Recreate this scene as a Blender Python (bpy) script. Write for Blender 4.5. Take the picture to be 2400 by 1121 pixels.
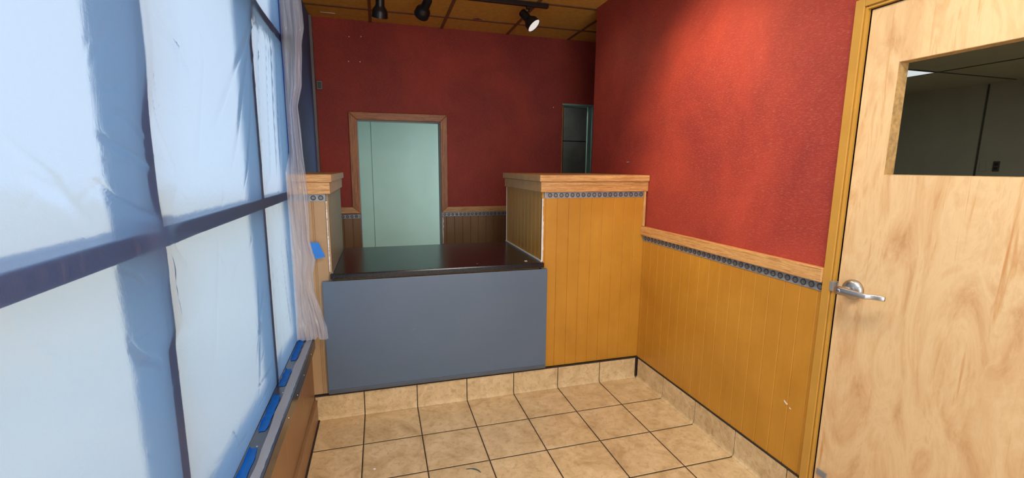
import bpy, bmesh, math, random
import numpy as np
from mathutils import Vector, Matrix, noise as mnoise
S = bpy.context.scene
for o in list(bpy.data.objects): bpy.data.objects.remove(o)
C = S.collection
random.seed(7)
PI = math.pi

# ------------------------------------------------------------------ camera
CX, CY, CZ, YAW, PITCH, ROLL, FPX = -1.66266, -2.58937, 1.43788, 0.284356, -0.159474, 0.007876, 1059.39
fw = Vector((math.sin(YAW)*math.cos(PITCH), math.cos(YAW)*math.cos(PITCH), math.sin(PITCH)))
r0 = Vector((math.cos(YAW), -math.sin(YAW), 0)); u0 = r0.cross(fw)
rr = math.cos(ROLL)*r0 + math.sin(ROLL)*u0; uu = -math.sin(ROLL)*r0 + math.cos(ROLL)*u0
cd = bpy.data.cameras.new('camera'); cam = bpy.data.objects.new('camera', cd); C.objects.link(cam)
cd.sensor_fit = 'HORIZONTAL'; cd.sensor_width = 36; cd.lens = FPX/2400*36; cd.clip_start = 0.02; cd.clip_end = 200
M = Matrix.Identity(4)
for i in range(3):
    M[i][0] = rr[i]; M[i][1] = uu[i]; M[i][2] = -fw[i]
M[0][3], M[1][3], M[2][3] = CX, CY, CZ
cam.matrix_world = M
S.camera = cam

# ------------------------------------------------------------------ exposure, sky and lights
S.view_settings.view_transform = 'Standard'; S.view_settings.look = 'None'
S.view_settings.gamma = 1; S.view_settings.use_curve_mapping = False
S.view_settings.exposure = 0.0
W = bpy.data.worlds.new('overcast_sky'); S.world = W; W.use_nodes = True
wn = W.node_tree; wn.nodes.clear()
bg = wn.nodes.new('ShaderNodeBackground'); wo = wn.nodes.new('ShaderNodeOutputWorld')
bg.inputs[0].default_value = (0.93, 0.94, 0.96, 1); bg.inputs[1].default_value = 1.36
wn.links.new(bg.outputs[0], wo.inputs[0])
def area(name, loc, rot, sx, sy, power, col, portal=False):
    l = bpy.data.lights.new(name, 'AREA'); l.shape = 'RECTANGLE'; l.size = sx; l.size_y = sy; l.energy = power; l.color = col
    o = bpy.data.objects.new(name, l); C.objects.link(o); o.location = loc; o.rotation_euler = rot
    if portal: l.cycles.is_portal = True
    return o
area('window_portal', (-2.62, -1.55, 1.6), (0, -PI/2, 0), 2.4, 4.4, 1, (1, 1, 1), True)
# fill added behind the camera, as daylight through an unseen glass front
area('storefront_fill', (-1.02, -3.98, 1.25), (PI/2, 0, 0), 1.9, 2.3, 45, (1.0, 0.97, 0.93))
area('office_fill', (3.9, -1.5, 2.62), (0, 0, 0), 1.2, 1.2, 42, (1, 1, .92))  # added fill without a fixture, brightens the room beyond the door
area('green_room_fill', (-.34, 2.25, 1.25), (0, PI/2, 0), 1.5, .7, 14, (.88, 1, 1))  # added side fill hidden beside the opening, brightens the green room
area('storage_fill', (.12, 2.12, 2.25), (0, 0, 0), .4, .25, 4.5, (.95, 1, .97))  # added fill hidden above the doorway head, lifts the dark storage room
area('ceiling_fill', (-.95, -2.1, 2.60), (0, 0, 0), .55, 1.15, 42, (1.0, .95, .86))  # added overhead fill, brightens floor and walls from out of view

# ------------------------------------------------------------------ node helpers
class NT:
    def __init__(s, name):
        s.m = bpy.data.materials.new(name); s.m.use_nodes = True; s.t = s.m.node_tree; s.t.nodes.clear()
        s.out = s.t.nodes.new('ShaderNodeOutputMaterial')
        s.tc = s.t.nodes.new('ShaderNodeTexCoord').outputs['Object']
    def n(s, typ, **k):
        x = s.t.nodes.new('ShaderNode'+typ)
        for a, v in k.items(): setattr(x, a, v)
        return x
    def link(s, a, b): s.t.links.new(a, b)
    def inp(s, node, i, v):
        if hasattr(v, 'links') or isinstance(v, bpy.types.NodeSocket): s.link(v, node.inputs[i])
        else: node.inputs[i].default_value = v
    def math(s, op, a, b=0.0, c=None, clamp=False):
        x = s.n('Math', operation=op, use_clamp=clamp); s.inp(x, 0, a); s.inp(x, 1, b)
        if c is not None: s.inp(x, 2, c)
        return x.outputs[0]
    def map(s, scale=(1, 1, 1), loc=(0, 0, 0), rot=(0, 0, 0)):
        x = s.n('Mapping'); s.link(s.tc, x.inputs[0]); x.inputs['Scale'].default_value = scale
        x.inputs['Location'].default_value = loc; x.inputs['Rotation'].default_value = rot
        return x.outputs[0]
    def noise(s, vec, scale, detail=4, rough=.55, dist=0.0):
        x = s.n('TexNoise'); s.link(vec, x.inputs['Vector']); x.inputs['Scale'].default_value = scale
        x.inputs['Detail'].default_value = detail; x.inputs['Roughness'].default_value = rough; x.inputs['Distortion'].default_value = dist
        return x.outputs[0]
    def ramp(s, fac, stops):
        x = s.n('ValToRGB'); s.link(fac, x.inputs[0]); e = x.color_ramp.elements
        while len(e) < len(stops): e.new(.5)
        for q, (p, c) in zip(e, stops):
            q.position = p; q.color = (c[0], c[1], c[2], 1) if not isinstance(c, (int, float)) else (c, c, c, 1)
        return x.outputs[0]
    def mix(s, fac, a, b):
        x = s.n('Mix', data_type='RGBA'); s.inp(x, 0, fac)
        for i, v in ((6, a), (7, b)):
            if isinstance(v, tuple): x.inputs[i].default_value = (*v[:3], 1)
            else: s.link(v, x.inputs[i])
        return x.outputs[2]
    def bump(s, h, strength=.3, dist=.002, nrm=None):
        x = s.n('Bump'); s.link(h, x.inputs['Height']); x.inputs['Strength'].default_value = strength; x.inputs['Distance'].default_value = dist
        if nrm is not None: s.link(nrm, x.inputs['Normal'])
        return x.outputs[0]
    def pbsdf(s, col, rough=.5, bump=None, metal=0.0, spec=.5, coat=0.0):
        b = s.n('BsdfPrincipled')
        if isinstance(col, tuple): b.inputs['Base Color'].default_value = (*col[:3], 1)
        else: s.link(col, b.inputs['Base Color'])
        s.inp(b, 'Roughness', rough); b.inputs['Metallic'].default_value = metal
        b.inputs['Specular IOR Level'].default_value = spec; b.inputs['Coat Weight'].default_value = coat
        if bump is not None: s.link(bump, b.inputs['Normal'])
        s.link(b.outputs[0], s.out.inputs[0]); return s.m

def plain(name, col, rough=.5, metal=0.0, var=.12, scale=9, bs=0.0, spec=.5):
    t = NT(name); n = t.noise(t.map(), scale, 5, .6)
    c = t.ramp(n, [(.3, tuple(v*(1-var) for v in col)), (.7, tuple(min(1, v*(1+var)) for v in col))])
    b = t.bump(t.noise(t.map(), 220, 3), bs, .001) if bs else None
    return t.pbsdf(c, rough, b, metal, spec)

def red_paint():
    t = NT('red_sponged_paint')
    big = t.noise(t.map(), 1.6, 5, .6, .4)
    fine = t.noise(t.map((1, 1, 1.6)), 190, 5, .7)
    weave = t.noise(t.map((60, 60, 330)), 1, 3, .6)
    c = t.mix(t.ramp(big, [(.32, 0.0), (.68, 1.0)]), (.25, .030, .026), (.42, .055, .033))
    c = t.mix(t.math('MULTIPLY', t.ramp(fine, [(.5, 0.0), (.72, 1.0)]), .28), c, (.56, .13, .08))
    c = t.mix(t.math('MULTIPLY', t.ramp(weave, [(.52, 0.0), (.75, 1.0)]), .35), c, (.6, .2, .13))
    h = t.math('ADD', t.noise(t.map(), 130, 5, .65), t.math('MULTIPLY', weave, .5))
    return t.pbsdf(c, .62, t.bump(h, .22, .0015), 0, .3)

def ochre_paint(name='ochre_paint', a=(.47, .205, .020), b=(.59, .28, .034), rough=.33):
    t = NT(name); n = t.noise(t.map(), 2.2, 5, .6, .3)
    f = t.noise(t.map((40, 40, 3)), 1, 4, .6)
    c = t.mix(t.ramp(n, [(.3, 0.0), (.7, 1.0)]), a, b)
    c = t.mix(t.math('MULTIPLY', t.ramp(f, [(.45, 0.0), (.8, 1.0)]), .25), c, tuple(v*.8 for v in a))
    return t.pbsdf(c, rough, t.bump(t.noise(t.map((70, 70, 20)), 1, 4), .15, .001), 0, .45)

def oak(name, axis, light=(.80, .50, .21), dark=(.38, .16, .045), mid=(.71, .39, .14)):
    t = NT(name)
    sc = [55, 55, 55]; sc[axis] = 2.2
    sb = [9, 9, 9]; sb[axis] = .9
    broad = t.noise(t.map(tuple(sb)), 1, 3, .5, .8)
    grain = t.noise(t.map(tuple(sc)), 1.0, 6, .7, .5)
    sp = [190, 190, 190]; sp[axis] = 7
    pores = t.noise(t.map(tuple(sp)), 1.0, 3, .6)
    c = t.mix(t.ramp(broad, [(.3, 0.0), (.7, 1.0)]), mid, light)
    c = t.mix(t.ramp(grain, [(.40, .55), (.46, 0.0), (.50, .75), (.53, .05), (.62, .85), (.70, .3)]), c, dark)
    c = t.mix(t.math('MULTIPLY', t.ramp(pores, [(.52, 0.0), (.62, 1.0)]), .7), c, dark)
    return t.pbsdf(c, .38, t.bump(t.math('ADD', grain, pores), .3, .001), 0, .45)

def tile_mat(name, grout=True):
    t = NT(name)
    v = t.map((1, 1, 1)); n1 = t.noise(v, 7, 7, .62, 1.1); n2 = t.noise(v, 34, 6, .7, .6); n3 = t.noise(v, 150, 3, .6)
    c = t.ramp(n1, [(.28, (.50, .34, .17)), (.45, (.66, .48, .25)), (.6, (.76, .57, .32)), (.78, (.82, .65, .40))])
    c = t.mix(t.math('MULTIPLY', t.ramp(n2, [(.5, 0.0), (.66, 1.0)]), .45), c, (.36, .23, .12))
    h = t.math('ADD', t.math('MULTIPLY', n2, 1.0), t.math('MULTIPLY', n1, 1.2))
    if not grout:
        return t.pbsdf(c, .5, t.bump(h, .9, .006), 0, .4)
    sp = t.n('SeparateXYZ'); t.link(t.tc, sp.inputs[0])
    T = .3018
    def dist(sock, c0):
        q = t.math('DIVIDE', t.math('SUBTRACT', sock, c0), T)
        f = t.math('SUBTRACT', t.math('FRACT', t.math('ADD', q, .5)), .5)
        return t.math('MULTIPLY', t.math('ABSOLUTE', f), T)
    d = t.math('MINIMUM', dist(sp.outputs[0], -.2841), dist(sp.outputs[1], -.305))
    # per tile tone
    cx = t.math('FLOOR', t.math('DIVIDE', t.math('SUBTRACT', sp.outputs[0], -.2841), T))
    cy = t.math('FLOOR', t.math('DIVIDE', t.math('SUBTRACT', sp.outputs[1], -.305), T))
    cb = t.n('CombineXYZ'); t.link(cx, cb.inputs[0]); t.link(cy, cb.inputs[1])
    wn_ = t.n('TexWhiteNoise'); t.link(cb.outputs[0], wn_.inputs[0])
    tone = t.math('ADD', .94, t.math('MULTIPLY', wn_.outputs[0], .1))
    hs = t.n('HueSaturation'); t.link(c, hs.inputs['Color']); t.link(tone, hs.inputs['Value']); c = hs.outputs[0]
    g = t.math('LESS_THAN', d, .0028)
    col = t.mix(g, c, (.035, .022, .014))
    edge = t.math('MULTIPLY', t.math('SUBTRACT', 1.0, g), 1.0)
    hh = t.math('ADD', t.math('MULTIPLY', h, .10), t.ramp(t.math('MULTIPLY', d, 60), [(.12, 0.0), (.42, 1.0)]))
    rough = t.math('ADD', .34, t.math('MULTIPLY', g, .5))
    return t.pbsdf(col, rough, t.bump(hh, .8, .004), 0, .45)

def birch():
    t = NT('birch_veneer')
    v = t.map((1, 2.2, .75)); a = t.noise(v, 3.2, 6, .62, 2.2); b = t.noise(t.map((1, 7, 2.4)), 3.0, 5, .6, 2.5); f = t.noise(t.map((30, 130, 6)), 1, 4, .6)
    c = t.ramp(a, [(.25, (.52, .28, .12)), (.42, (.68, .43, .21)), (.58, (.76, .53, .28)), (.75, (.64, .38, .18))])
    c = t.mix(t.math('MULTIPLY', t.ramp(b, [(.55, 0.0), (.72, 1.0)]), .45), c, (.80, .58, .33))
    c = t.mix(t.math('MULTIPLY', t.ramp(f, [(.55, 0.0), (.75, 1.0)]), .2), c, (.55, .30, .14))
    sp = t.n('SeparateXYZ'); t.link(t.tc, sp.inputs[0])
    st = t.noise(t.map((1, 16, 1.1)), 2.0, 4, .6, 1.0)
    c = t.mix(t.math('MULTIPLY', t.ramp(st, [(.62, 0.0), (.75, 1.0)]), .75), c, (.52, .21, .05))
    return t.pbsdf(c, .42, t.bump(f, .12, .001), 0, .4)

def film_mat(name, clear=.3, tint=(.86, .92, 1.0), rough=.55, ior=1.12, transp=.0, diff=.035, bs=.35):
    t = NT(name)
    wr = t.noise(t.map((1, 1.0, 1.6)), 9, 5, .6, 1.6); w2 = t.noise(t.map((1, 3, .8)), 22, 4, .6, 2.0)
    h = t.math('ADD', wr, t.math('MULTIPLY', w2, .35)); nb = t.bump(h, bs, .006)
    tr = t.n('BsdfTranslucent'); tr.inputs[0].default_value = (*tint, 1); t.link(nb, tr.inputs['Normal'])
    rf = t.n('BsdfRefraction'); rf.inputs[0].default_value = (.93, .96, 1, 1); rf.inputs['Roughness'].default_value = rough; rf.inputs['IOR'].default_value = ior; t.link(nb, rf.inputs['Normal'])
    m1 = t.n('MixShader'); m1.inputs[0].default_value = clear; t.link(tr.outputs[0], m1.inputs[1]); t.link(rf.outputs[0], m1.inputs[2])
    cur = m1.outputs[0]
    if transp:
        tp = t.n('BsdfTransparent'); tp.inputs[0].default_value = (.96, .97, 1, 1)
        m2 = t.n('MixShader'); m2.inputs[0].default_value = transp; t.link(cur, m2.inputs[1]); t.link(tp.outputs[0], m2.inputs[2]); cur = m2.outputs[0]
    gl = t.n('BsdfGlossy'); gl.inputs['Roughness'].default_value = .22; gl.inputs[0].default_value = (1, 1, 1, 1); t.link(nb, gl.inputs['Normal'])
    df = t.n('BsdfDiffuse'); df.inputs[0].default_value = (.9, .92, .97, 1); t.link(nb, df.inputs['Normal'])
    m4 = t.n('MixShader'); m4.inputs[0].default_value = diff; t.link(cur, m4.inputs[1]); t.link(df.outputs[0], m4.inputs[2])
    m3 = t.n('MixShader'); m3.inputs[0].default_value = .06; t.link(m4.outputs[0], m3.inputs[1]); t.link(gl.outputs[0], m3.inputs[2])
    t.link(m3.outputs[0], t.out.inputs[0]); return t.m

def glass_mat():
    t = NT('window_glass'); tp = t.n('BsdfTransparent'); tp.inputs[0].default_value = (.93, .96, .98, 1)
    gl = t.n('BsdfGlossy'); gl.inputs['Roughness'].default_value = .02
    lw = t.n('LayerWeight'); lw.inputs[0].default_value = .5
    fr = t.math('ADD', .035, t.math('MULTIPLY', t.math('POWER', lw.outputs['Facing'], 5.0), .8))
    m = t.n('MixShader'); t.link(fr, m.inputs[0]); t.link(tp.outputs[0], m.inputs[1]); t.link(gl.outputs[0], m.inputs[2])
    t.link(m.outputs[0], t.out.inputs[0]); return t.m

def laminate():
    t = NT('black_speckled_laminate'); n = t.noise(t.map(), 420, 2, .5); n2 = t.noise(t.map(), 5, 4, .6)
    c = t.ramp(n, [(.5, (.006, .006, .008)), (.66, (.022, .022, .026)), (.76, (.09, .09, .10))])
    r = t.math('ADD', .20, t.math('MULTIPLY', n2, .04))
    return t.pbsdf(c, r, None, 0, .38)

def bluegrey():
    t = NT('blue_grey_paint'); n = t.noise(t.map((1, 1, 1)), 3, 4, .5); s = t.noise(t.map((6, 1, 22)), 2.0, 6, .7, 1.5)
    c = t.mix(n, (.088, .135, .20), (.115, .160, .23))
    c = t.mix(t.math('MULTIPLY', t.ramp(s, [(.66, 0.0), (.72, 1.0)]), .22), c, (.3, .32, .33))
    return t.pbsdf(c, .30, t.bump(t.noise(t.map(), 90, 4), .06, .001), 0, .5)

def emis(name, col, st):
    t = NT(name); e = t.n('Emission'); e.inputs[0].default_value = (*col, 1); e.inputs[1].default_value = st
    t.link(e.outputs[0], t.out.inputs[0]); return t.m

MT = dict(
    red=red_paint(), ochre=ochre_paint(), ochre_frame=plain('ochre_frame_enamel', (.52, .27, .045), .35, 0, .08, 6),
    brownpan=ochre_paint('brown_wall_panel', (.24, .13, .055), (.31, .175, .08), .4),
    shaded_pan=ochre_paint('shade_greyed_panel', (.27, .20, .11), (.34, .26, .15), .4),  # partition side greyed: shade and window haze put into its colour
    tan=ochre_paint('tan_wood_panel', (.40, .25, .12), (.50, .33, .18), .36),
    oakx=oak('oak_grain_x', 0), oaky=oak('oak_grain_y', 1), oakz=oak('oak_grain_z', 2),
    roakx=oak('red_oak_grain_x', 0, (.62, .24, .050), (.20, .05, .010), (.50, .17, .032)), roakz=oak('red_oak_grain_z', 2, (.62, .24, .050), (.20, .05, .010), (.50, .17, .032)),
    floor=tile_mat('floor_tile'), cove=tile_mat('base_tile', False), grout=plain('dark_grout', (.03, .02, .014), .9),
    birch=birch(), core=plain('raw_door_core', (.50, .30, .11), .8, 0, .3, 60, .5),
    glass=glass_mat(), film=film_mat('translucent_film', .52, (.31,.60,1.0), .34, 1.08), flap=film_mat('crumpled_clear_film', .3, (.74, .80, 1.0), .3, 1.05, .44, .22, .6),
    dark=plain('scatter_blue_aluminium', (.042, .075, .165), .4, .3, .1), navy=plain('navy_painted_panel', (.06, .16, .40), .6, 0, .15, 3),  # frame metal lightened to blue, holding light scattered by the film
    sill=plain('dark_sill_metal', (.022, .022, .032), .20, .0, .35, 12, .10, .9), greytrim=plain('grey_trim', (.22, .22, .23), .5),
    lam=laminate(), blue=bluegrey(), galv=plain('galvanised_strip', (.30, .32, .35), .42, .35, .22, 40, .2), ring=plain('dark_medallion_ring', (.045, .052, .06), .5, .2), disc=plain('medallion_disc', (.20, .21, .20), .5, .3, .3, 60),
    ceil=plain('amber_ceiling_tile', (.70, .36, .055), .85, 0, .12, 30, .4), tbar=plain('brown_ceiling_bar', (.20, .085, .03), .6, 0, .15, 20),
    green=plain('pale_green_paint', (.44, .66, .61), .55, 0, .05, 2), teal=plain('teal_paint', (.22, .36, .30), .5, 0, .08, 4), dgrey=plain('dark_grey_panel', (.07, .078, .07), .45, .2, .25, 5),
    olive=plain('dim_wall_paint', (.42, .44, .38), .7, 0, .06, 3), white=plain('white_caulk', (.75, .74, .72), .6, 0, .08, 30, .3), black=plain('black_metal', (.012, .012, .013), .35, .1, .1),
    blueT=plain('blue_masking_tape', (.005, .20, .72), .5, 0, .12, 40, .3), nickel=plain('satin_nickel', (.50, .50, .50), .36, 1, .06, 20), conc=plain('concrete_paving', (.90, .83, .68), .9, 0, .06, .3),
    lampwhite=plain('frosted_bulb', (.86, .80, .76), .3, 0, .02), dirt=plain('grey_debris', (.10, .13, .13), .5), fleck=plain('pale_debris', (.85, .82, .75), .6),
    scrape=plain('bare_scrape', (.85, .8, .7), .7), fleckbrown=plain('brown_debris', (.3, .16, .09), .6),
    troffer=emis('fluorescent_diffuser', (.9, .97, 1.0), .75), lampface=emis('lit_lamp_face', (1, .9, .82), .8),
)
# ------------------------------------------------------------------ mesh helpers
def obj(name, bm, mat, parent=None, smooth=False, bevel=0.0, kind=None, label=None):
    me = bpy.data.meshes.new(name); bm.normal_update(); bm.to_mesh(me); bm.free()
    o = bpy.data.objects.new(name, me); C.objects.link(o)
    for m in (mat if isinstance(mat, (list, tuple)) else [mat]): me.materials.append(m)
    if smooth:
        for p in me.polygons: p.use_smooth = True
    if bevel:
        b = o.modifiers.new('bevel', 'BEVEL'); b.width = bevel; b.segments = 2; b.limit_method = 'ANGLE'; b.angle_limit = math.radians(40)
    if parent: o.parent = parent
    if kind: o['kind'] = kind
    if label: o['label'] = label
    return o
def box(bm, x0, x1, y0, y1, z0, z1, mi=0):
    v = [bm.verts.new((x, y, z)) for x in (x0, x1) for y in (y0, y1) for z in (z0, z1)]
    for q in ((0, 1, 3, 2), (4, 6, 7, 5), (0, 4, 5, 1), (2, 3, 7, 6), (0, 2, 6, 4), (1, 5, 7, 3)):
        f = bm.faces.new([v[i] for i in q]); f.material_index = mi
def B(*a):
    bm = bmesh.new(); box(bm, *a); return bm
def boxes(*L):
    bm = bmesh.new()
    for a in L: box(bm, *a)
    return bm
def prism(bm, pts, ext, mi=0):      # pts: list of 3D points (planar outline), ext: extrusion vector
    a = [bm.verts.new(p) for p in pts]; b = [bm.verts.new(Vector(p)+Vector(ext)) for p in pts]; n = len(pts)
    fs = [bm.faces.new(a), bm.faces.new(b[::-1])]
    for i in range(n): fs.append(bm.faces.new((a[i], b[i], b[(i+1) % n], a[(i+1) % n])))
    for f in fs: f.material_index = mi
    return fs
def recalc(bm): bmesh.ops.recalc_face_normals(bm, faces=bm.faces[:]); return bm
def thing(name, label, cat, loc=(0, 0, 0), group=None):
    o = bpy.data.objects.new(name, None); C.objects.link(o); o.location = loc; o.empty_display_size = .1
    o['label'] = label; o['category'] = cat
    if group: o['group'] = group
    return o
def tag(o, label, cat, group=None):
    o['label'] = label; o['category'] = cat
    if group: o['group'] = group
    return o
def struct(name, bm, mat, parent=None, **k):
    return obj(name, recalc(bm), mat, parent, kind='structure', **k)
def lathe(bm, prof, axis_o, axis_d, seg=32, mi=0, cap=True):
    d = Vector(axis_d).normalized(); a = d.orthogonal().normalized(); b = d.cross(a); o = Vector(axis_o); rings = []
    for r, h in prof:
        rings.append([bm.verts.new(o + d*h + (a*math.cos(2*PI*i/seg)+b*math.sin(2*PI*i/seg))*r) for i in range(seg)])
    for p, q in zip(rings, rings[1:]):
        for i in range(seg):
            f = bm.faces.new((p[i], p[(i+1) % seg], q[(i+1) % seg], q[i])); f.material_index = mi
    if cap:
        for rg in (rings[0][::-1], rings[-1]):
            f = bm.faces.new(rg); f.material_index = mi
def beaded(axis, face, into, c0, c1, z0, z1, grooves, gw=.005, gd=.003, th=.012):
    """tongue-and-groove board panel: real V grooves. axis = axis the boards run across, face = plane coordinate, into = direction (+1/-1) into the wall"""
    pr = [(c0, 0)]
    for g in sorted(grooves):
        if c0+gw < g < c1-gw: pr += [(g-gw/2, 0), (g, gd), (g+gw/2, 0)]
    pr += [(c1, 0)]
    pts = [(u, face+into*d) for u, d in pr] + [(c1, face+into*th), (c0, face+into*th)]
    bm = bmesh.new()
    P = [(u, w, z0) if axis == 0 else (w, u, z0) for u, w in pts]
    prism(bm, P, (0, 0, z1-z0)); return recalc(bm)
def medallions(axis, face, out, c0, c1, z0, z1, start, pitch):
    """embossed metal strip with a row of ringed discs"""
    bm = bmesh.new(); t = .002*out
    a, b = sorted((face, face+t))
    if axis == 0: box(bm, c0, c1, a, b, z0, z1)
    else: box(bm, a, b, c0, c1, z0, z1)
    zc = (z0+z1)/2; R = (z1-z0)*.36; c = start; f0 = face+t
    while c+R*.6 > c0 if pitch < 0 else c-R*.6 < c1:
        if c0+R*.8 < c < c1-R*.8:
            o = (c, f0, zc) if axis == 0 else (f0, c, zc); d = (0, out, 0) if axis == 0 else (out, 0, 0)
            lathe(bm, [(R, 0), (R*.98, .0016), (R*.9, .0024), (R*.72, .0024), (R*.66, .0010)], o, d, 20, 1, cap=False)
            lathe(bm, [(R*.66, .0010), (R*.4, .0012), (.0006, .0013)], o, d, 20, 2, cap=True)
        c += pitch
    return bm
YB, HC = 1.7192, 2.6513
ME = [MT['galv'], MT['ring'], MT['disc']]

# ------------------------------------------------------------------ room shell
XL, XR, YS = -2.06, .012, -3.7
struct('floor', B(-2.3, 7.0, YS-.3, 3.4, -.12, 0), MT['floor'])
struct('ground', B(-30, -2.3, -30, 30, -.3, -.15), MT['conc'])

# ceiling: brown bars, amber panels sitting above them
bars = bmesh.new(); gx = [.1416-.6096*i for i in range(-3, 5)]; gy = [1.4018, .8583] + [.8583-.6096*i for i in range(1, 9)]
for x in gx: box(bars, x-.012, x+.012, YS, YB, HC, HC+.02)
for y in gy: box(bars, -2.3, 1.8, y-.012, y+.012, HC+.0005, HC+.0195)
cl = struct('ceiling', B(-2.3, 1.8, YS, YB, HC+.007, HC+.03), MT['ceil'])
obj('ceiling_grid', recalc(bars), MT['tbar'], cl)
bm = bmesh.new()
P = [(-.82+.035*math.cos(a)*(1+.3*math.sin(3*a)), 1.375+.022*math.sin(a)*(1+.35*math.cos(4*a)), HC+.004) for a in [k*PI/9 for k in range(18)]]
prism(bm, P, (0, 0, .004)); obj('peeled_patch', recalc(bm), MT['tbar'], cl, label='small reddish peeled patch')
struct('roof', B(-2.45, 7.2, YS-.2, 3.6, 2.95, 3.05), MT['conc'])

# back wall with the cased opening and the far doorway
y0, y1 = YB, YB+.12
bk = struct('wall_back', boxes((-2.25, -1.835, y0, y1, 0, 2.95), (-1.835, -1.106, y0, y1, 1.832, 2.95), (-1.106, .105, y0, y1, 0, 2.95), (.105, .447, y0, y1, 2.055, 2.95), (.447, 1.8, y0, y1, 0, 2.95)), MT['red'])
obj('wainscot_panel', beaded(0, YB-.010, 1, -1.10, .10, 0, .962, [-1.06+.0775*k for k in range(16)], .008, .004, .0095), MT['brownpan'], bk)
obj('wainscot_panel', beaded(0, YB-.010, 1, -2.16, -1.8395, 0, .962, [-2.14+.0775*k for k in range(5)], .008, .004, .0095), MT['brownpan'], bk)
obj('medallion_border', recalc(medallions(0, YB-.010, -1, -1.10, .10, .962, .998, -1.075, .038)), ME, bk)
obj('medallion_border', recalc(medallions(0, YB-.010, -1, -2.16, -1.8395, .962, .998, -2.14, .038)), ME, bk)
def prof_board(pts, y_front, y_back):
    bm = bmesh.new(); prism(bm, [(x, y_front, z) for x, z in pts], (0, y_back-y_front, 0)); return recalc(bm)
yf = YB-.020
obj('chair_rail', prof_board([(-1.106, .999), (.10, .999), (.10, 1.052), (-1.047, 1.052)], yf, YB), MT['oakx'], bk, bevel=.003)
obj('chair_rail', prof_board([(-2.16, 1.006), (-1.835, 1.006), (-1.90, 1.064), (-2.16, 1.064)], yf, YB), MT['oakx'], bk, bevel=.003)
cs = struct('trim_1', prof_board([(-1.902, 1.064), (-1.835, 1.006), (-1.835, 1.832), (-1.902, 1.898)], yf-.002, YB), MT['roakz'], bevel=.004)
obj('casing_board', prof_board([(-1.106, .999), (-1.044, 1.052), (-1.040, 1.900), (-1.106, 1.834)], yf-.002, YB), MT['roakz'], cs, bevel=.004)
obj('casing_board', prof_board([(-1.902, 1.898), (-1.835, 1.832), (-1.106, 1.834), (-1.040, 1.900)], yf-.002, YB), MT['roakx'], cs, bevel=.004)
# pale drywall edge beads round the opening
obj('edge_bead', boxes((-1.110, -1.102, YB-.004, YB+.124, 0, 1.834), (-1.839, -1.831, YB-.004, YB+.124, 0, 1.834), (-1.831, -1.110, YB-.004, YB+.124, 1.828, 1.836)), MT['greytrim'], bk)
obj('torn_paint_edge', recalc(boxes(*[(-1.101+.002*random.random(), -1.092+.006*random.random(), YB-.013, YB-.0095, .70+.0255*k, .726+.0255*k) for k in range(10)])), MT['white'], bk, label='ragged white torn strip beside the opening')
# screw anchors left in the red wall
for i, (x, z, w) in enumerate([(-1.866, 2.52, 'upper left'), (-1.769, 2.528, 'upper right'), (-1.879, 2.318, 'lower left'), (-1.785, 2.321, 'lower right')]):
    bm = bmesh.new(); lathe(bm, [(.0045, 0), (.0042, .002), (.002, .003)], (x, YB, z), (0, -1, 0), 12)
    tag(obj('screw_anchor', recalc(bm), MT['fleck']), 'tiny white screw anchor in dark red back wall, %s of the square of four' % w, 'screw anchor', 'screw anchors on the back wall')
for x, z, w in ((.011, 2.015, 'left of the far doorway top'), ):
    bm = bmesh.new(); lathe(bm, [(.0045, 0), (.0042, .002), (.002, .003)], (x, YB, z), (0, -1, 0), 12)
    tag(obj('screw_anchor', recalc(bm), MT['fleck']), 'tiny white screw anchor in the dark red wall %s' % w, 'screw anchor')
sb = thing('wall_sensor', 'small dark grey wall sensor box beside the navy panel on red wall', 'sensor', (-2.118, YB, 2.10))
obj('housing', B(-.024, .02, -.028, 0, -.03, .04), MT['greytrim'], sb, bevel=.004); obj('cover', B(-.016, .013, -.032, -.028, -.022, .03), MT['dgrey'], sb, bevel=.002)

# rooms beyond the back wall
struct('wall_green_room', boxes((-2.3, -.2, 2.75, 2.87, 0, 2.7), (-2.35, -2.2, YB+.1, 2.87, 0, 2.95), (-.3, -.15, YB+.12, 2.87, 0, 2.95), (-2.3, -.2, YB+.12, 2.87, 2.45, 2.6)), MT['green'])
struct('wall_green_panel', boxes((-2.2, -1.738, 2.722, 2.75, 0, 2.45), (-1.730, -.3, 2.735, 2.75, 0, 2.45)), MT['green'])
struct('wall_storage', boxes((-.15, 1.8, 3.0, 3.1, 0, 2.95), (1.6, 1.8, YB+.12, 3.1, 0, 2.95), (-.15, 1.8, YB+.12, 3.1, 2.3, 2.42)), MT['dgrey'])
dj = struct('trim_2', boxes((.435, .447, YB-.004, YB+.125, 0, 2.05), (.405, .436, YB+.035, YB+.06, 0, 2.04)), MT['teal'])
obj('head_jamb', B(.105, .436, YB-.004, YB+.125, 2.040, 2.057), MT['teal'], dj)
obj('left_jamb', B(.103, .116, YB-.006, YB+.125, 0, 2.03), MT['roakz'], dj)
cab = thing('storage_cabinet', 'tall dark grey panelled cabinet seen through the far doorway', 'cabinet', (.5, 2.45, 0))
obj('body', B(-.45, .75, .03, .5, 0, 2.12), MT['dgrey'], cab)
for a, b, c, d in ((-.45, -.072, 0, 1.73), (-.064, .32, 0, 1.73), (-.45, -.072, 1.74, 2.12), (-.064, .32, 1.74, 2.12), (.328, .75, 0, 2.12)):
    obj('door', B(a, b, .006, .029, c, d), MT['dgrey'], cab, bevel=.003)

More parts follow.
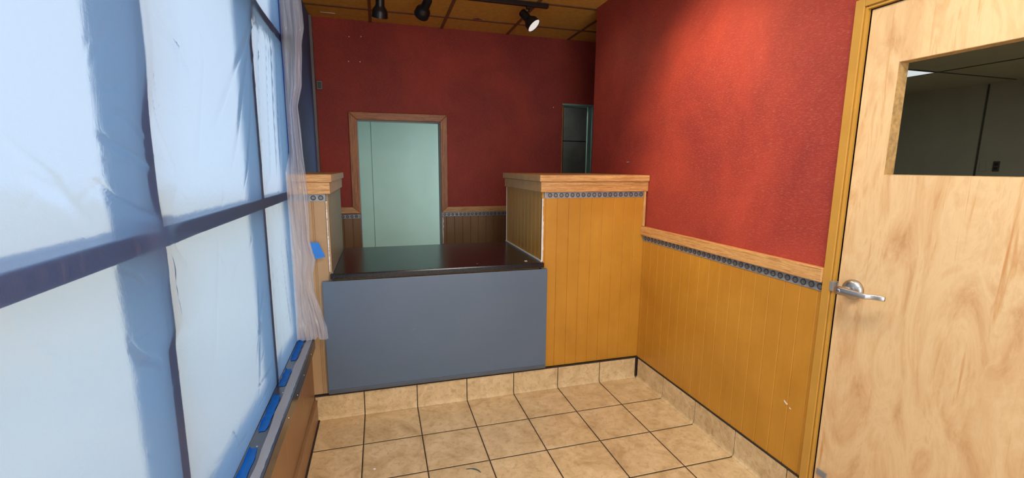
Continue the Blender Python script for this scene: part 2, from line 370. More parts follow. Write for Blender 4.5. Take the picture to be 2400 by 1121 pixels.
# right wall (ends at y = .83, corridor behind)
rw = struct('wall_right', boxes((XR, .13, -1.325, .832, 0, 2.95), (XR, .13, -2.32, -1.325, 2.012, 2.95), (XR, .13, YS, -2.32, 0, 2.95)), MT['red'])
struct('wall_corridor', boxes((.13, 1.8, .72, .83, 0, 2.95), (1.7, 1.8, .72, YB, 0, 2.95)), MT['red'])
RG = [.01-.101-.0775*k for k in range(-1, 17)]
obj('wainscot_panel', beaded(1, .002, 1, -1.275, .012, .15, .963, RG, .006, .003, .0095), MT['ochre'], rw)
obj('medallion_border', recalc(medallions(1, .002, -1, -1.2735, .010, .959, .9955, -.021, -.0376)), ME, rw)
obj('chair_rail', B(-.018, .0115, -1.275, .0115, .997, 1.054), MT['oaky'], rw, bevel=.003)
# scrape and nail on the right wall
bm = bmesh.new(); prism(bm, [(.0018, -1.178, .428), (.0018, -1.156, .438), (.0018, -1.158, .431), (.0018, -1.172, .423)], (-.0012, 0, 0)); prism(bm, [(.0018, -1.196, .414), (.0018, -1.186, .420), (.0018, -1.188, .414)], (-.0012, 0, 0))
obj('scrape_mark', recalc(bm), MT['scrape'], rw, label='short white scrape')
bm = bmesh.new(); lathe(bm, [(.003, -.002), (.003, .012), (.005, .013), (.004, .015)], (XR, .254, 1.474), (-1, 0, -.1), 10)
tag(obj('nail', recalc(bm), MT['greytrim']), 'small bare nail in the red right wall above the right partition', 'nail')

# coved base tiles
def cove(axis, joints, lo, hi, sgn=1):
    """axis 0: along x on the front wall (room side -y); axis 1: along y on the right wall (room side -x); sgn -1 for the left wall"""
    bm = bmesh.new(); ed = sorted([lo]+joints+[hi])
    for a, b in zip(ed, ed[1:]):
        a += .0025; b -= .0025
        pr = [(.0095, .1405), (-.0005, .1405), (-.0015, .139), (-.0015, .020), (-.004, .010), (-.010, .003), (-.012, .0008), (.0095, .0008)]
        if axis == 0: P = [(a, w, z) for w, z in pr]; e = (b-a, 0, 0)
        elif sgn == 1: P = [(w, a, z) for w, z in pr]; e = (0, b-a, 0)
        else: P = [(XL-w, a, z) for w, z in pr]; e = (0, b-a, 0)
        prism(bm, P, e)
    return recalc(bm)
JX = [-.2841-.3018*k for k in range(0, 6)]; JY = [-.305-.3018*k for k in range(0, 4)]
bf = struct('baseboard_front', cove(0, JX, -2.058, -.012), MT['cove'], bevel=.0015)
obj('grout_line', boxes((-2.058, 0, .003, .0115, 0, .15), (-2.058, 0, -.002, .0115, .141, .150)), MT['grout'], bf)
br = struct('baseboard_right', cove(1, JY, -1.272, -.012), MT['cove'], bevel=.0015)
obj('grout_line', boxes((.003, .0115, -1.272, .0, 0, .15), (-.002, .0115, -1.272, -.0, .141, .150)), MT['grout'], br)

# half-height partitions either side of the counter
def partition(name, label, x0, x1, capx0, capx1, side_x, side_dir, face_mat, side_mat, grooves, zc=1.388, ring0=-.657, front0=None):
    t = thing(name, label, 'partition', ((x0+x1)/2, .42, 0)); L = t.location.copy()
    def put(o):
        o.parent = t; o.matrix_parent_inverse = Matrix.Translation(-L); return o
    fx0, fx1 = (side_x, x1) if side_dir < 0 else (x0, side_x)
    put(obj('core', B(x0+.013, x1-.001, .024, .80, 0, 1.28), MT['white']))
    put(obj('face_panel', beaded(0, .012, 1, fx0, fx1, .15, 1.247, grooves, .006, .003, .012), face_mat))
    put(obj('medallion_border', recalc(medallions(0, .012, -1, fx0+.014, fx1-.014, 1.246, 1.283, ring0, .0372)), ME))
    a, b = (x0, x0+.012) if side_dir < 0 else (x1-.0, x1+.012)
    put(obj('side_panel', beaded(1, a if side_dir < 0 else b, 1 if side_dir < 0 else -1, .016, .82, .13, 1.284, [.05+.0775*k for k in range(11)], .006, .003, .0115), side_mat, label='beaded panel facing the counter'))
    put(obj('fascia', boxes((capx0+.012, capx1, -.006, .012, 1.284, 1.348), (capx0+.012, capx0+.03, .012, .83, 1.284, 1.348)) if side_dir < 0 else boxes((capx0, capx1-.012, -.006, .012, 1.284, 1.348), (capx1-.03, capx1-.012, .012, .83, 1.284, 1.348)), MT['oakx'], bevel=.003))
    put(obj('cap', B(capx0, capx1, -.018, .845, 1.348, zc), MT['oakx'], bevel=.004))
    return put
put = partition('counter_partition', 'ochre beaded partition with oak cap between grey counter front and red wall', -.712, .012, -.738, .0115, -.712, -1, MT['ochre'], MT['ochre'], [-.689+.0777*k for k in range(9)], ring0=-.662)
# ragged white corner bead and caulk along the counter
bm = bmesh.new(); z = .853
while z < 1.245:
    h = random.uniform(.012, .03); w = .006+.004*random.random()+(.004 if z < 1.1 else 0)
    box(bm, -.7135, -.7135+w, .008, .0118, z, min(z+h, 1.245)); z += h
put(obj('corner_bead', bm, MT['white'], label='ragged white corner bead'))
put(obj('caulk_line', boxes((-.720, -.7125, .0, .82, .852, .860), (-.7155, -.7125, .812, .82, .86, 1.28)), MT['white'], label='white caulk line along the counter'))
put(obj('corner_strip', B(-.0135, .0015, -.003, .0115, 1.056, 1.2835), MT['oakz'], bevel=.002))
put2 = partition('counter_partition', 'tan beaded partition with oak cap beside the window behind the plastic flap', -2.13, -1.942, -2.13, -1.905, -1.930, 1, MT['tan'], MT['shaded_pan'], [-2.014, -2.0055, -1.945], ring0=-2.0402)
bm = bmesh.new(); z = .86
while z < 1.245:
    h = random.uniform(.006, .016); w = .002+.005*random.random(); box(bm, -1.942-w*.3, -1.942+w*.8, .008, .0118, z, z+h); z += h
put2(obj('chipped_edge', bm, MT['white'], label='chipped pale edge'))
put2(obj('caulk_line', B(-1.930, -1.924, .0, .80, .852, .858), MT['greytrim']))

# counter
cb = obj('counter_base', B(-1.926, -.724, .014, .76, .152, .818), MT['ochre'])
tag(cb, 'low ochre counter cabinet under the black countertop, mostly hidden by the blue-grey board', 'cabinet')
bm = bmesh.new(); prism(bm, [(-1.938, -.022, .820), (-1.938, -.022, .844), (-1.938, -.018, .851), (-1.938, .80, .851), (-1.938, .80, .820)], (1.234, 0, 0))
ct = tag(obj('countertop', recalc(bm), MT['lam'], bevel=.002), 'black speckled laminate countertop between the two beaded partitions', 'countertop')
fp = thing('front_board', 'large flat blue-grey painted board covering the counter front', 'board', (-1.33, 0, .155))
fp_o = obj('board', B(-.652, .652, -.016, .0115, 0, .655), MT['blue'], fp, bevel=.003)
obj('bottom_edge', B(-.645, .650, -.021, -.0165, .002, .024), plain('dark_blue_grey_edge', (.085, .10, .125), .4), fp, bevel=.002)
# debris
def fleck(name, x, y, z, r, mat, label, cat='debris'):
    bm = bmesh.new(); n = 9
    P = [(x+r*(1+.35*math.sin(5*k+x*40))*math.cos(2*PI*k/n), y+.7*r*(1+.3*math.cos(3*k))*math.sin(2*PI*k/n), z+.0004) for k in range(n)]
    prism(bm, P, (0, 0, r*.35)); tag(obj(name, recalc(bm), mat), label, cat)
fleck('paint_chip', -.80, .05, .851, .008, MT['fleck'], 'tiny white paint chip on the black counter near its right end')
fleck('crumb', -1.11, .05, .851, .004, MT['fleckbrown'], 'tiny brown crumb on the black counter near its middle')
fleck('paint_chip', -1.736, -.524, 0, .006, MT['fleck'], 'tiny white chip on the floor tiles near the window wall')
bm = bmesh.new(); pts = []
for k in range(11):
    a = -1.0+2.0*k/10; pts.append((a, .030))
out = [(-1.275+.045*math.sin(a)*1.0, -.655+.04*(math.cos(a)-1)+.01*a) for a, _ in pts]
inn = [(-1.275+.045*math.sin(a)*.9, -.655+.04*(math.cos(a)-1)-.007*(1-abs(a))+.01*a-.0008) for a, _ in pts][::-1]
a_ = math.radians(-50); cs_, sn_ = math.cos(a_), math.sin(a_)
P = []
for x, y in out+inn[1:-1]:
    dx, dy = x+1.275, y+.655; P.append((-1.270+dx*cs_-dy*sn_, -.655+dx*sn_+dy*cs_, .0004))
prism(bm, P, (0, 0, .003)); tag(obj('debris_scrap', recalc(bm), MT['dirt']), 'dark grey curved scrap lying on the beige floor tiles', 'scrap')

# ------------------------------------------------------------------ left window wall
YJ = .10        # right jamb of the glazing
wl = struct('wall_left', boxes((-2.25, XL-.0, YS, .014, 0, .431), (-2.25, -2.132, .014, 3.0, 0, .49), (-2.25, -2.185, YJ+.045, YB, .49, 2.95), (-2.25, -2.12, YS, YJ, HC, 2.95)), MT['tan'])
obj('dark_panel', boxes((-2.184, -2.165, YJ+.046, .62, .49, HC), (-2.184, -2.168, .626, 1.64, .49, HC)), MT['navy'], wl, label='dark navy panel')
obj('corner_trim', B(-2.184, -2.150, 1.66, YB-.001, .49, HC), MT['greytrim'], wl, bevel=.003)
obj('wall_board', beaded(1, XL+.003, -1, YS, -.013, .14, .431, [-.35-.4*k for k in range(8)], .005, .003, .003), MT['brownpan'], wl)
bl = struct('baseboard_left', boxes((XL, XL+.016, YS, -.014, .006, .128), (XL, XL+.019, YS, -.014, .120, .130)), MT['brownpan'], bevel=.003)
obj('grout_line', B(XL, XL+.024, YS, -.012, 0, .006), MT['grout'], bl)
# glazing: dark storefront frame, film scatter put into its blue colour
wx0, wx1 = -2.225, -2.125
w1 = struct('window_1', boxes((wx0, wx1, YJ, YJ+.045, .49, HC), (wx0, wx1, YS, YJ, .46, .493), (wx0, wx1, YS, YJ, HC-.045, HC)), MT['dark'])
mull = [-.519, -1.452, -2.385, -3.318]
for y in mull: obj('mullion', B(wx0, wx1, y-.022, y+.022, .493, HC-.045), MT['dark'], w1, bevel=.002)
ys = [YJ]+mull+[YS]
for z in (1.278, 2.078):
    for a, b in zip(ys, ys[1:]): obj('rail', B(wx0, wx1, b+.022, a-(.022 if a != YJ else 0), z-.022, z+.022), MT['dark'], w1, bevel=.002)
for a, b in zip(ys, ys[1:]):
    for c, d in ((.493, 1.256), (1.30, 2.056), (2.10, HC-.045)): obj('pane', B(-2.178, -2.172, b+.022, a-(.022 if a != YJ else 0), c, d), MT['glass'], w1)
sl = struct('sill', boxes((-2.25, -2.040, YS, .012, .4805, .4905), (-2.043, -2.037, YS, .0, .432, .4905)), MT['sill'], bevel=.002)
sl.name = 'trim_3'
for y, x in ((-.19, -2.09), (-.36, -2.063), (-.62, -2.085), (-.85, -2.055), (-1.0, -2.095)):
    bm = bmesh.new(); lathe(bm, [(.0035, 0), (.003, .0012), (.001, .0018)], (x, y, .4905), (0, 0, 1), 10); obj('screw_head', recalc(bm), MT['nickel'], sl)
for y, z in ((-.16, .462), (-.40, .46), (-.58, .452), (-.78, .46)):
    bm = bmesh.new(); lathe(bm, [(.003, 0), (.0026, .0012), (.001, .0018)], (-2.037, y, z), (1, 0, 0), 10); obj('screw_head', recalc(bm), MT['nickel'], sl)

# plastic sheeting over the glazing: one folded sheet
FOLDS = [(-1.811,1.566,-1.741,1.57,3,6),(-1.68,1.578,-1.487,1.591,4,5),(-1.68,1.568,-1.539,1.575,3,5),(-1.324,1.563,-1.146,1.566,3,5),(-1.598,1.541,-1.45,1.487,6,10),(-1.652,1.499,-1.44,1.41,8,14),(-1.657,1.452,-1.484,1.424,4,7),(-1.684,1.415,-1.446,1.304,9,14),(-1.692,1.405,-1.502,1.316,5,8),(-1.416,1.772,-1.313,1.652,7,14),(-1.44,1.748,-1.214,1.64,8,16),(-1.364,1.789,-1.23,1.683,5,12),(-1.448,1.606,-1.347,1.382,6,12),(-1.447,1.648,-1.388,1.488,5,10),(-1.436,1.578,-1.298,1.523,3,6),(-0.464,2.056,-0.956,1.378,8,22),(-0.52,2.0,-1.097,1.503,8,26),(-0.43,1.994,-0.835,1.3,5,14),(-0.458,2.035,-0.771,1.762,6,20),(-0.415,2.064,-0.529,1.344,6,14),(-0.3,2.082,-0.409,1.283,5,10),(-0.174,2.12,-0.272,1.293,5,9),(-0.057,2.174,-0.17,1.328,5,8),(-0.372,2.044,-0.557,1.661,4,8),(-0.223,2.123,-0.27,1.787,4,7),(-0.012,2.11,-0.086,1.324,3,6),(-1.446,1.262,-1.437,1.038,8,14),(-1.617,1.254,-1.558,1.198,5,8),(-1.668,1.131,-1.505,1.112,4,6),(-1.64,1.096,-1.504,0.996,10,18),(-1.642,1.118,-1.618,1.057,8,16),(-1.606,1.006,-1.486,0.983,4,6),(-1.588,1.114,-1.531,1.111,3,5),(-0.727,1.033,-0.854,0.565,6,12),(-0.65,0.981,-0.885,0.696,5,10),(-0.875,0.634,-0.552,0.627,6,10),(-0.858,0.55,-0.614,0.569,5,9),(-1.152,0.643,-1.076,0.515,5,8),(-1.135,0.554,-0.989,0.545,4,7),(-0.294,1.096,-0.162,0.567,4,7),(-0.162,1.118,-0.071,0.603,4,6),(-0.464,1.123,-0.483,0.568,4,8),(-0.408,1.037,-0.339,0.527,3,6),(-0.047,1.058,-0.056,0.574,3,5),(-1.718,1.294,-1.702,1.259,4,8),(-1.771,1.291,-1.752,1.264,4,8),(-1.663,1.295,-1.632,1.251,4,8),(-1.853,1.294,-1.839,1.267,4,9),(-1.812,1.294,-1.801,1.266,3,7),(-1.56,1.294,-1.532,1.255,4,8),(-1.433,1.274,-1.363,1.181,6,12),(-1.459,1.292,-1.172,1.233,4,10),(-1.849,1.481,-1.737,1.375,5,22),(-1.829,1.439,-1.659,1.309,5,24),(-1.888,1.269,-1.815,1.119,4,26),(-1.09,1.768,-1.222,1.399,4,24),(-1.097,1.247,-1.248,0.842,4,26)]
ysm = np.concatenate([np.arange(YS+.005, -2.0, .03), np.arange(-2.0, YJ+.012, .006)]); zsm = np.concatenate([np.arange(.494, 2.2, .006), np.arange(2.2, HC-.004, .02)])
Y, Z = np.meshgrid(ysm, zsm, indexing='ij')
D = np.full_like(Y, .0)
def smooth(x, a, b):
    t = np.clip((x-a)/(b-a), 0, 1); return t*t*(3-2*t)
# gentle billow in every bay, pinned at frame members
mid = np.ones_like(Y)
near = np.full_like(Y, 9.)
for m_ in (YJ, -.519, -1.452, -2.385, -3.318): near = np.minimum(near, np.abs(Y-m_)-.022)
for z_ in (.49, 1.278, 2.078, HC): near = np.minimum(near, np.abs(Z-z_)-.022)
pin = smooth(near, .0, .12)
D += pin*(.003+.007*(np.sin(Y*5.1+Z*3.3)*np.sin(Z*4.7-Y*2.1)+1)*.5)
# slack where the sheet stands off the nearer mullion
so = np.exp(-((Y+1.45)/.22)**2)*(.022*smooth(Z, 1.50, 1.68)*(1-smooth(Z, 2.3, 2.6)) + .012*smooth(Z, 1.02, 1.08)*(1-smooth(Z, 1.20, 1.26)))
so += np.exp(-((Y+.60)/.22)**2)*.018*smooth(Z, 1.90, 2.08)*(1-smooth(Z, 2.4, 2.6))
D += so+.016*np.exp(-((Y+1.44)/.07)**2-((Z-1.275)/.06)**2)
for ya, za, yb, zb, am, w in FOLDS:
    dy, dz = yb-ya, zb-za; L = math.hypot(dy, dz); dy /= L; dz /= L
    s = ((Y-ya)*dy+(Z-za)*dz)/L; q = -(Y-ya)*dz+(Z-za)*dy + .006*np.sin(s*5+ya*30)
    tap = np.clip(s/.15, 0, 1)*np.clip((1-s)/.25, 0, 1); tap = tap*tap*(3-2*tap); ww = w*.00050*(.6+.6*np.clip(s, 0, 1))
    D += am*.0009*tap*np.exp(-(q/ww)**2)
rng = np.random.RandomState(3)
for k in range(150):
    ya = rng.uniform(-3.5, 0); za = rng.uniform(.55, 2.5); a = rng.choice([-.25, 1.2, 1.75, -.9, .5])+rng.normal()*.25; L = rng.uniform(.04, .2)
    dy, dz = math.cos(a), math.sin(a); s = ((Y-ya)*dy+(Z-za)*dz)/L; q = -(Y-ya)*dz+(Z-za)*dy+.003*np.sin(s*4)
    tap = np.clip(s/.3, 0, 1)*np.clip((1-s)/.3, 0, 1); D += rng.uniform(.0008, .0030)*tap*np.exp(-(q/rng.uniform(.003, .007))**2)
edge = np.clip((Z-.494)/.03, 0, 1)*np.clip((YJ+.012-Y)/.03, 0, 1); D = .0006+D*edge
X = -2.1238+D
me = bpy.data.meshes.new('plastic_sheet'); ny, nz = Y.shape
V = np.stack([X, Y, Z], -1).reshape(-1, 3); idx = np.arange(ny*nz).reshape(ny, nz)
F = np.stack([idx[:-1, :-1], idx[1:, :-1], idx[1:, 1:], idx[:-1, 1:]], -1).reshape(-1, 4)
me.from_pydata(V.tolist(), [], F.tolist()); me.materials.append(MT['film'])
for p in me.polygons: p.use_smooth = True
ps = bpy.data.objects.new('plastic_sheet', me); C.objects.link(ps)
tag(ps, 'translucent white plastic sheet with folds taped over the left window', 'plastic sheet')

# loose gathered flap past the taped edge
def spline(tbl, z):
    for (za, a), (zb, b) in zip(tbl, tbl[1:]):
        if za >= z >= zb:
            t = (za-z)/(za-zb); t = t*t*(3-2*t) if False else t; return a+(b-a)*t
    return tbl[-1][1] if z < tbl[-1][0] else tbl[0][1]
XRt = [(2.65, -1.985), (2.23, -1.998), (2.11, -1.995), (2.03, -2.008), (1.93, -2.016), (1.83, -2.023), (1.73, -2.043), (1.56, -2.035), (1.45, -2.028), (1.386, -2.023), (1.276, -2.018), (1.05, -2.023), (.98, -2.012), (.94, -2.004), (.867, -2.019), (.773, -2.020), (.675, -1.993), (.576, -1.968), (.494, -1.962)]
nu, nv = 64, 300; vs = []
for j in range(nv+1):
    z = 2.64-(2.64-.497)*j/nv
    xr = spline(XRt, z)+.004*mnoise.noise(Vector((z*9, 4, 4)))
    pinch = math.exp(-((z-.93)/.09)**2)
    low = smooth(np.array(z), .80, .55)
    for i in range(nu+1):
        s = i/nu; xl = -2.117; sg = .22*mnoise.noise(Vector((z*1.9, 6.1, s*.8)))+.06*mnoise.noise(Vector((z*7, 2.2, s*2)))*(1-s)
        x = xl+(xr-xl)*s
        y = .085-(.115)*min(1, s*1.6)**.8
        sq = s+sg*math.sin(PI*s); n1 = mnoise.noise(Vector((sq*3.2, z*1.3, 3.1))); n2 = mnoise.noise(Vector((sq*8.5+z*1.4, z*2.3, 7.7))); n3 = mnoise.noise(Vector((s*11, z*13, 1.3)))
        crease = (1-abs(mnoise.noise(Vector((sq*4.2+.4*math.sin(z*3), z*1.8, 11.)))))**4
        y += (.034*n1+.016*n2+.022*crease+(.003+.016*float(low))*n3)*(1-.6*pinch)*min(1, s*5)
        y -= .008*float(low)
        if z < 1.5:
            t_ = min(1, (1.5-z)/.1); y = y*(1-t_)+t_*(-.050+(y-(.085-.115*min(1, s*1.6)**.8))*.9)
        zz = z if j < nv-12 else z+.012*math.sin(s*11+1)*(j-(nv-12))/12*.5+.004*(j-(nv-12))/12*math.sin(s*31)
        if zz < .4965: zz = .4965
        vs.append((x, y, zz))
fs = [(j*(nu+1)+i, j*(nu+1)+i+1, (j+1)*(nu+1)+i+1, (j+1)*(nu+1)+i) for j in range(nv) for i in range(nu)]
vs = [(x, min(y, -.022) if (z < 1.395 and x > -2.13) else y, z) for x, y, z in vs]
me = bpy.data.meshes.new('loose_flap'); me.from_pydata(vs, [], fs); me.materials.append(MT['flap'])
for p in me.polygons: p.use_smooth = True
fl = bpy.data.objects.new('loose_flap', me); C.objects.link(fl); fl.parent = ps; fl['label'] = 'gathered clear loose flap hanging over the sill end'

hm = bmesh.new(); rows = []
for k in range(181):
    y = -.005-k*.0165
    a = -2.076+.008*mnoise.noise(Vector((y*7, 2, 0)))+.006*math.sin(y*3.1); b = -2.0465+.002*mnoise.noise(Vector((y*34, 5, 0)))
    rows.append([hm.verts.new((a+(b-a)*t_, y, .4912+.0022*abs(mnoise.noise(Vector((y*16, t_*3, 9))))+(.0012 if t_ in (0, 1) else 0))) for t_ in (0, .2, .4, .6, .8, 1)])
for a, b in zip(rows, rows[1:]):
    for i in range(5): hm.faces.new((a[i], b[i], b[i+1], a[i+1]))
obj('sheet_hem', hm, MT['flap'], ps, smooth=True, label='clear wavy hem lying along the sill')
# blue masking tape
def tape(name, pts, thick, label, grp='blue tape along the sill'):
    bm = bmesh.new(); prism(bm, pts, thick); return tag(obj(name, recalc(bm), MT['blueT']), label, 'tape', grp)
zt = .4915
def sill_tape(yA, yB, wob, label):
    bm = bmesh.new(); n = 14; rows = []
    for k in range(n+1):
        y = yA+(yB-yA)*k/n; w = .022+wob*math.sin(k*1.7+yA*9)*.0012; w *= min(1, (k+.6)/2.2)*min(1, (n-k+.8)/1.6)*.35+.65
        up = .010+.004*math.sin(k*1.3)
        rows.append([bm.verts.new(p) for p in ((-2.113, y, zt+up), (-2.112, y, zt+.003), (-2.107, y, zt+.0006), (-2.108+w, y, zt+.0005+.002*abs(math.sin(k*.9))))])
    for a, b in zip(rows, rows[1:]):
        for i in range(3): bm.faces.new((a[i], b[i], b[i+1], a[i+1]))
    bmesh.ops.solidify(bm, geom=bm.faces[:], thickness=.0004)
    tag(obj('masking_tape', recalc(bm), MT['blueT']), label, 'tape', 'blue tape along the sill')
sill_tape(.0, -.29, 1, 'blue masking tape on the sill nearest the loose flap')
sill_tape(-.385, -.56, .6, 'short blue masking tape on the sill under the farther mullion')
sill_tape(-.64, -.91, 1, 'blue masking tape on the sill, second strip from the bottom of the photo')
sill_tape(-1.01, -1.40, 1, 'blue masking tape on the sill, cut off by the bottom of the photo')
bm = bmesh.new(); rows = []
for k in range(60):
    z = .52+(2.64-.52)*k/59; w = .014+.003*math.sin(k*.7)
    rows.append([bm.verts.new(p) for p in ((-2.118, YJ-.010-w, z), (-2.1165+.001*math.sin(k*.5), YJ-.002, z), (-2.119, YJ+.035, z))])
for a, b in zip(rows, rows[1:]):
    for i in range(2): bm.faces.new((a[i], b[i], b[i+1], a[i+1]))
bmesh.ops.solidify(bm, geom=bm.faces[:], thickness=.0004)
tag(obj('masking_tape', recalc(bm), MT['blueT']), 'long upright blue masking tape holding the sheet to the window jamb', 'tape')
bm = bmesh.new(); prism(bm, [(-2.028, -.030, 1.034), (-1.985, -.024, 1.028), (-1.970, -.019, .985), (-1.957, -.016, .948), (-2.004, -.026, .941), (-2.018, -.030, .985)], (0, -.0006, 0))
tag(obj('masking_tape', recalc(bm), MT['blueT']), 'torn square of blue masking tape pinning the loose flap to the partition', 'tape')

# ------------------------------------------------------------------ door in the right wall
YD0, YD1, ZD = -1.326, -2.245, 1.985
dr = struct('door_1', recalc(boxes((.008, .052, -1.436, YD0, .012, ZD), (.008, .052, YD1, -2.13, .012, ZD), (.008, .052, -2.13, -1.436, .012, 1.419), (.008, .052, -2.13, -1.436, 1.791, ZD))), MT['birch'])
obj('lite_edging', boxes((.0085, .0515, -1.4375, -1.4362, 1.4195, 1.7905), (.0085, .0515, -2.1295, -1.4375, 1.7897, 1.7908), (.0085, .0515, -2.1295, -1.4375, 1.4192, 1.4203), (.0085, .0515, -2.1298, -2.1285, 1.4195, 1.7905)), MT['core'], dr, label='raw core edge round the cut-out')
hd = thing('tmp', '', '', (0, -1.386, .998)); del hd['label']; del hd['category']; hd.name = 'door_handle'; hd.parent = dr
bm = bmesh.new(); lathe(bm, [(.0365, -.008), (.0365, -.012), (.034, -.017), (.026, -.021), (.016, -.024)], (0, 0, 0), (1, 0, 0), 40)
# lathe runs along +x so negative heights stand proud of the door
bm.free(); bm = bmesh.new(); lathe(bm, [(.0370, -.0075), (.0370, -.001), (.0345, .006), (.027, .011), (.020, .0135), (.017, .014)], (0, 0, 0), (-1, 0, 0), 40); obj('rose', recalc(bm), MT['nickel'], hd, smooth=True)
bm = bmesh.new(); lathe(bm, [(.0135, .012), (.0135, .050)], (0, 0, 0), (-1, 0, 0), 24); obj('shank', recalc(bm), MT['nickel'], hd, smooth=True)
bm = bmesh.new(); secs = [(.018, -.056, .0125, .009), (.013, -.057, .0155, .012), (-.004, -.058, .0158, .0125), (-.030, -.060, .0140, .009), (-.066, -.062, .0112, .006), (-.088, -.061, .0098, .005), (-.094, -.056, .0094, .006), (-.100, -.046, .0090, .005), (-.118, -.038, .0086, .004), (-.136, -.033, .0082, .0035)]
rings = []
for y, x, hz, hx in secs:
    rings.append([bm.verts.new((x+hx*math.copysign(abs(math.cos(t))**.6, math.cos(t)), y, hz*math.copysign(abs(math.sin(t))**.6, math.sin(t))-(y*.03))) for t in [2*PI*k/16 for k in range(16)]])
for a, b in zip(rings, rings[1:]):
    for i in range(16): bm.faces.new((a[i], a[(i+1) % 16], b[(i+1) % 16], b[i]))
bm.faces.new(rings[0]); bm.faces.new(rings[-1][::-1]); obj('lever', recalc(bm), MT['nickel'], hd, smooth=True)
bm = bmesh.new(); lathe(bm, [(.0085, .066), (.0085, .0705), (.007, .0712)], (0, 0, 0), (-1, 0, 0), 20); obj('key_cylinder', recalc(bm), MT['nickel'], hd, smooth=True)
obj('keyhole', B(-.0722, -.0708, -.0035, .0035, -.001, .001), MT['black'], hd)
obj('latch_bolt', boxes((.002, .03, YD0-.001, YD0+.010, .984, 1.008)), MT['nickel'], dr)
obj('floor_latch', B(.001, .0075, YD0-.05, YD0-.012, .212, .235), MT['greytrim'], dr)
fr = struct('trim_4', boxes((-.010, .14, -1.309, -1.2755, 0, 2.028), (-.010, .14, -2.30, -1.309, 2.000, 2.028), (-.010, .14, -2.30, -2.262, 0, 2.0)), MT['ochre_frame'], bevel=.002)
obj('stop_moulding', boxes((-.002, .13, -1.3135, -1.309, 0, 2.0), (-.006, .13, -1.318, -1.3135, 0, 1.996), (-.002, .13, -2.262, -1.318, 1.996, 2.0), (-.004, .13, -2.262, -1.318, 1.990, 1.996)), MT['ochre_frame'], fr)
obj('gap_shade', boxes((.012, .13, -1.3255, -1.318, 0, 1.990), (.012, .13, -2.262, -1.318, 1.9865, 1.990)), MT['grout'], fr)  # dark strip standing in for the shade of the door gap
obj('strike_plate', B(-.012, .02, -1.322, -1.307, .974, 1.012), MT['greytrim'], fr, bevel=.002)

# room beyond the door cut-out
far = struct('wall_far', boxes((6.664, 6.8, -6, 3.4, 0, 2.95)), MT['olive'])
obj('seam_strip', boxes((6.655, 6.664, 1.905, 1.925, 0, 2.64)), MT['dgrey'], far)
struct('wall_office', boxes((1.8, 6.8, 3.3, 3.4, 0, 2.95), (.1, 6.8, YS-.3, YS-.15, 0, 2.95)), MT['olive'])
fc = struct('ceiling_office', boxes((.13, 6.7, YS-.2, .72, 2.655, 2.70), (1.8, 6.7, .72, 3.4, 2.655, 2.70)), MT['olive'])
obj('ceiling_grid', recalc(boxes((5.135, 5.16, YS, 3.3, 2.648, 2.6545), (3.30, 3.325, YS, 3.3, 2.648, 2.6545), (1.82, 6.65, 1.62, 1.645, 2.6485, 2.654))), MT['dgrey'], fc)
tf = thing('ceiling_light', 'white fluorescent ceiling panel glimpsed through the door cut-out', 'ceiling light', (4.83, 2.26, 2.654))
obj('frame', boxes((-.30, .30, -.61, -.60, -.006, 0), (-.30, .30, .60, .61, -.006, 0), (-.30, -.29, -.60, .60, -.006, 0), (.29, .30, -.60, .60, -.006, 0)), MT['white'], tf); obj('diffuser', B(-.29, .29, -.60, .60, -.004, -.001), MT['troffer'], tf)
ol = thing('wall_outlet', 'small square outlet on the dim wall seen through the door cut-out', 'outlet', (6.664, 1.685, 1.49))
obj('plate', B(-.010, 0, -.036, .036, -.07, .07), MT['dgrey'], ol, bevel=.003); obj('socket', B(-.013, -.010, -.02, .02, .012, .048), MT['grout'], ol); obj('socket', B(-.013, -.010, -.02, .02, -.048, -.012), MT['grout'], ol)
sp_ = obj('cover_plate', B(6.656, 6.663, 1.80, 1.87, 1.42, 1.56), MT['olive'], bevel=.003); tag(sp_, 'blank cover plate on the dim wall beside the square outlet', 'cover plate')

# ------------------------------------------------------------------ shop front behind the camera
wb = struct('wall_south', boxes((-2.25, -1.98, YS-.12, YS, 0, 2.95), (-.06, .13, YS-.12, YS, 0, 2.95), (-1.98, -.06, YS-.12, YS, 2.4, 2.95)), MT['ochre'])
w2 = struct('window_2', boxes((-1.98, -1.93, YS-.1, YS-.02, 0, 2.4), (-.11, -.06, YS-.1, YS-.02, 0, 2.4), (-1.93, -.11, YS-.1, YS-.02, 2.35, 2.4), (-1.93, -.11, YS-.1, YS-.02, 0, .1), (-1.045, -.995, YS-.1, YS-.02, .1, 2.35)), MT['dark'])
for a, b in ((-1.93, -1.045), (-.995, -.11)): obj('pane', B(a, b, YS-.063, YS-.057, .1, 2.35), MT['glass'], w2)

cp = thing('ceiling_light', 'unseen white fluorescent light added in the amber ceiling above the camera', 'ceiling light', (-.95, -2.1, HC-.002))  # unseen fixture added to go with the overhead fill
obj('frame', boxes((-.31, .31, -.61, -.58, -.006, .004), (-.31, .31, .58, .61, -.006, .004), (-.31, -.28, -.58, .58, -.006, .004), (.28, .31, -.58, .58, -.006, .004)), MT['white'], cp); obj('diffuser', B(-.28, .28, -.58, .58, -.004, 0), MT['troffer'], cp)
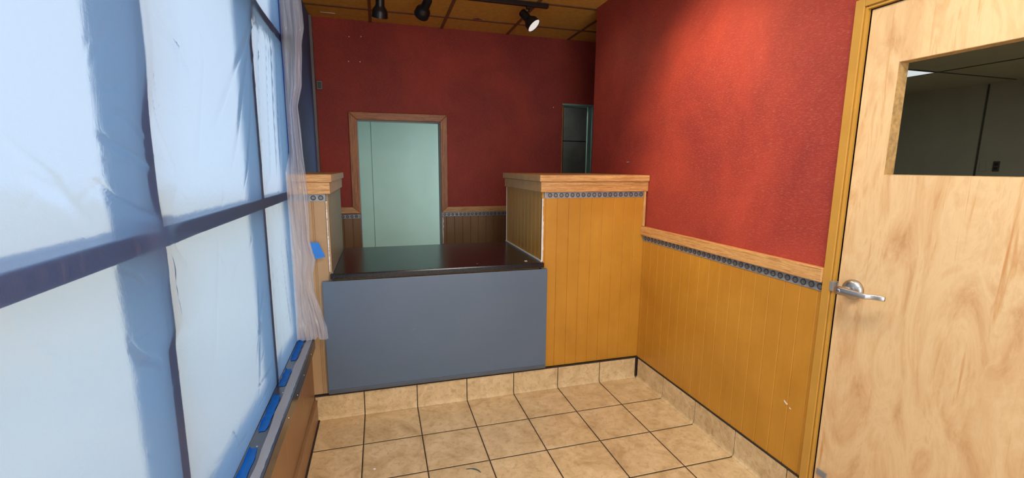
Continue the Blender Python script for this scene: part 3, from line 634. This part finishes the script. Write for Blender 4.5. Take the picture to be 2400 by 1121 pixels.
# ------------------------------------------------------------------ track lighting
TY = .85; TZ = HC
tr = thing('track_rail', 'black lighting track fixed to the amber ceiling', 'track rail', (-1.1, TY, HC))
obj('channel', B(-.90, .70, -.017, .017, -.030, -.001), MT['black'], tr, bevel=.002); obj('end_cap', B(.70, .712, -.018, .018, -.031, -.001), MT['black'], tr, bevel=.003)
def spot(x, ax, label, stem=.045, face='lampwhite', piv=.0, dy=0.0, power=0, cone=105):
    t = thing('track_spotlight', label, 'spotlight', (x, TY+dy, HC-.031), 'spotlights on the ceiling track')
    obj('adapter', B(-.020, .020, -.016, .016, -.018, 0), MT['black'], t, bevel=.003)
    bm = bmesh.new(); lathe(bm, [(.0055, 0), (.0055, -stem)], (0, 0, -.016), (0, 0, 1), 14); obj('stem', recalc(bm), MT['black'], t, smooth=True)
    d = Vector(ax).normalized(); c = Vector((0, 0, -.016-stem))
    side = d.cross(Vector((0, 0, 1))).normalized(); up = side.cross(d)
    c = c - up*.024 + d*piv
    bm = bmesh.new(); lathe(bm, [(.020, -.058), (.0285, -.056), (.030, -.050), (.030, .012), (.034, .024), (.046, .040), (.052, .052), (.055, .092), (.0535, .092), (.049, .055), (.040, .044)], c, d, 36); h = obj('lamp_housing', recalc(bm), MT['black'], t, smooth=True)
    m = h.modifiers.new('edge', 'EDGE_SPLIT'); m.split_angle = math.radians(50)
    bm = bmesh.new(); lathe(bm, [(.020, .050), (.0525, .078), (.0525, .086), (.046, .089), (.001, .0895)], c, d, 32); obj('bulb', recalc(bm), MT[face], t, smooth=True)
    if power:
        l = bpy.data.lights.new('spot_beam', 'SPOT'); l.energy = power; l.color = (1, .74, .46); l.spot_size = math.radians(cone); l.spot_blend = 1.0; l.shadow_soft_size = .04
        lo = bpy.data.objects.new('spot_beam', l); C.objects.link(lo); lo.location = Vector(t.location)+c+d*.10; lo.rotation_euler = d.to_track_quat('-Z', 'Y').to_euler()
    return t
spot(-.540, (.52, -.435, -.73), 'black track spotlight nearest the red wall, white bulb face turned into view', .042, 'lampface', power=3)
spot(-1.308, (-.26, .92, -.44), 'middle black track spotlight, tilted away with the back of its bell in view', .034, piv=.0)
spot(-1.615, (-.05, .45, -.90), 'leftmost black track spotlight, its bell pointing down beside the plastic flap', .040, piv=.02)
vn = obj('ceiling_clip', B(-2.07, -1.955, 1.552, 1.566, HC-.004, HC-.0005), MT['fleck'], bevel=.002); tag(vn, 'short pale metal clip on the ceiling in the far left corner', 'clip')

tr2 = thing('track_rail', 'second black lighting track on the amber ceiling nearer the camera', 'track rail', (-.9, -.55, HC))
obj('channel', B(-.8, .6, -.017, .017, -.030, -.001), MT['black'], tr2, bevel=.002)
TY = -.55
spot(-1.0, (.84, .0, -.74), 'black track spotlight on the nearer track, lighting the red right wall', .040, 'lampface', power=80, cone=82)
spot(-1.35, (.1, .5, -.80), 'unseen black spotlight added on the nearer track to light the counter', .040, 'lampface', power=4)  # extra spot added out of view to brighten the counter
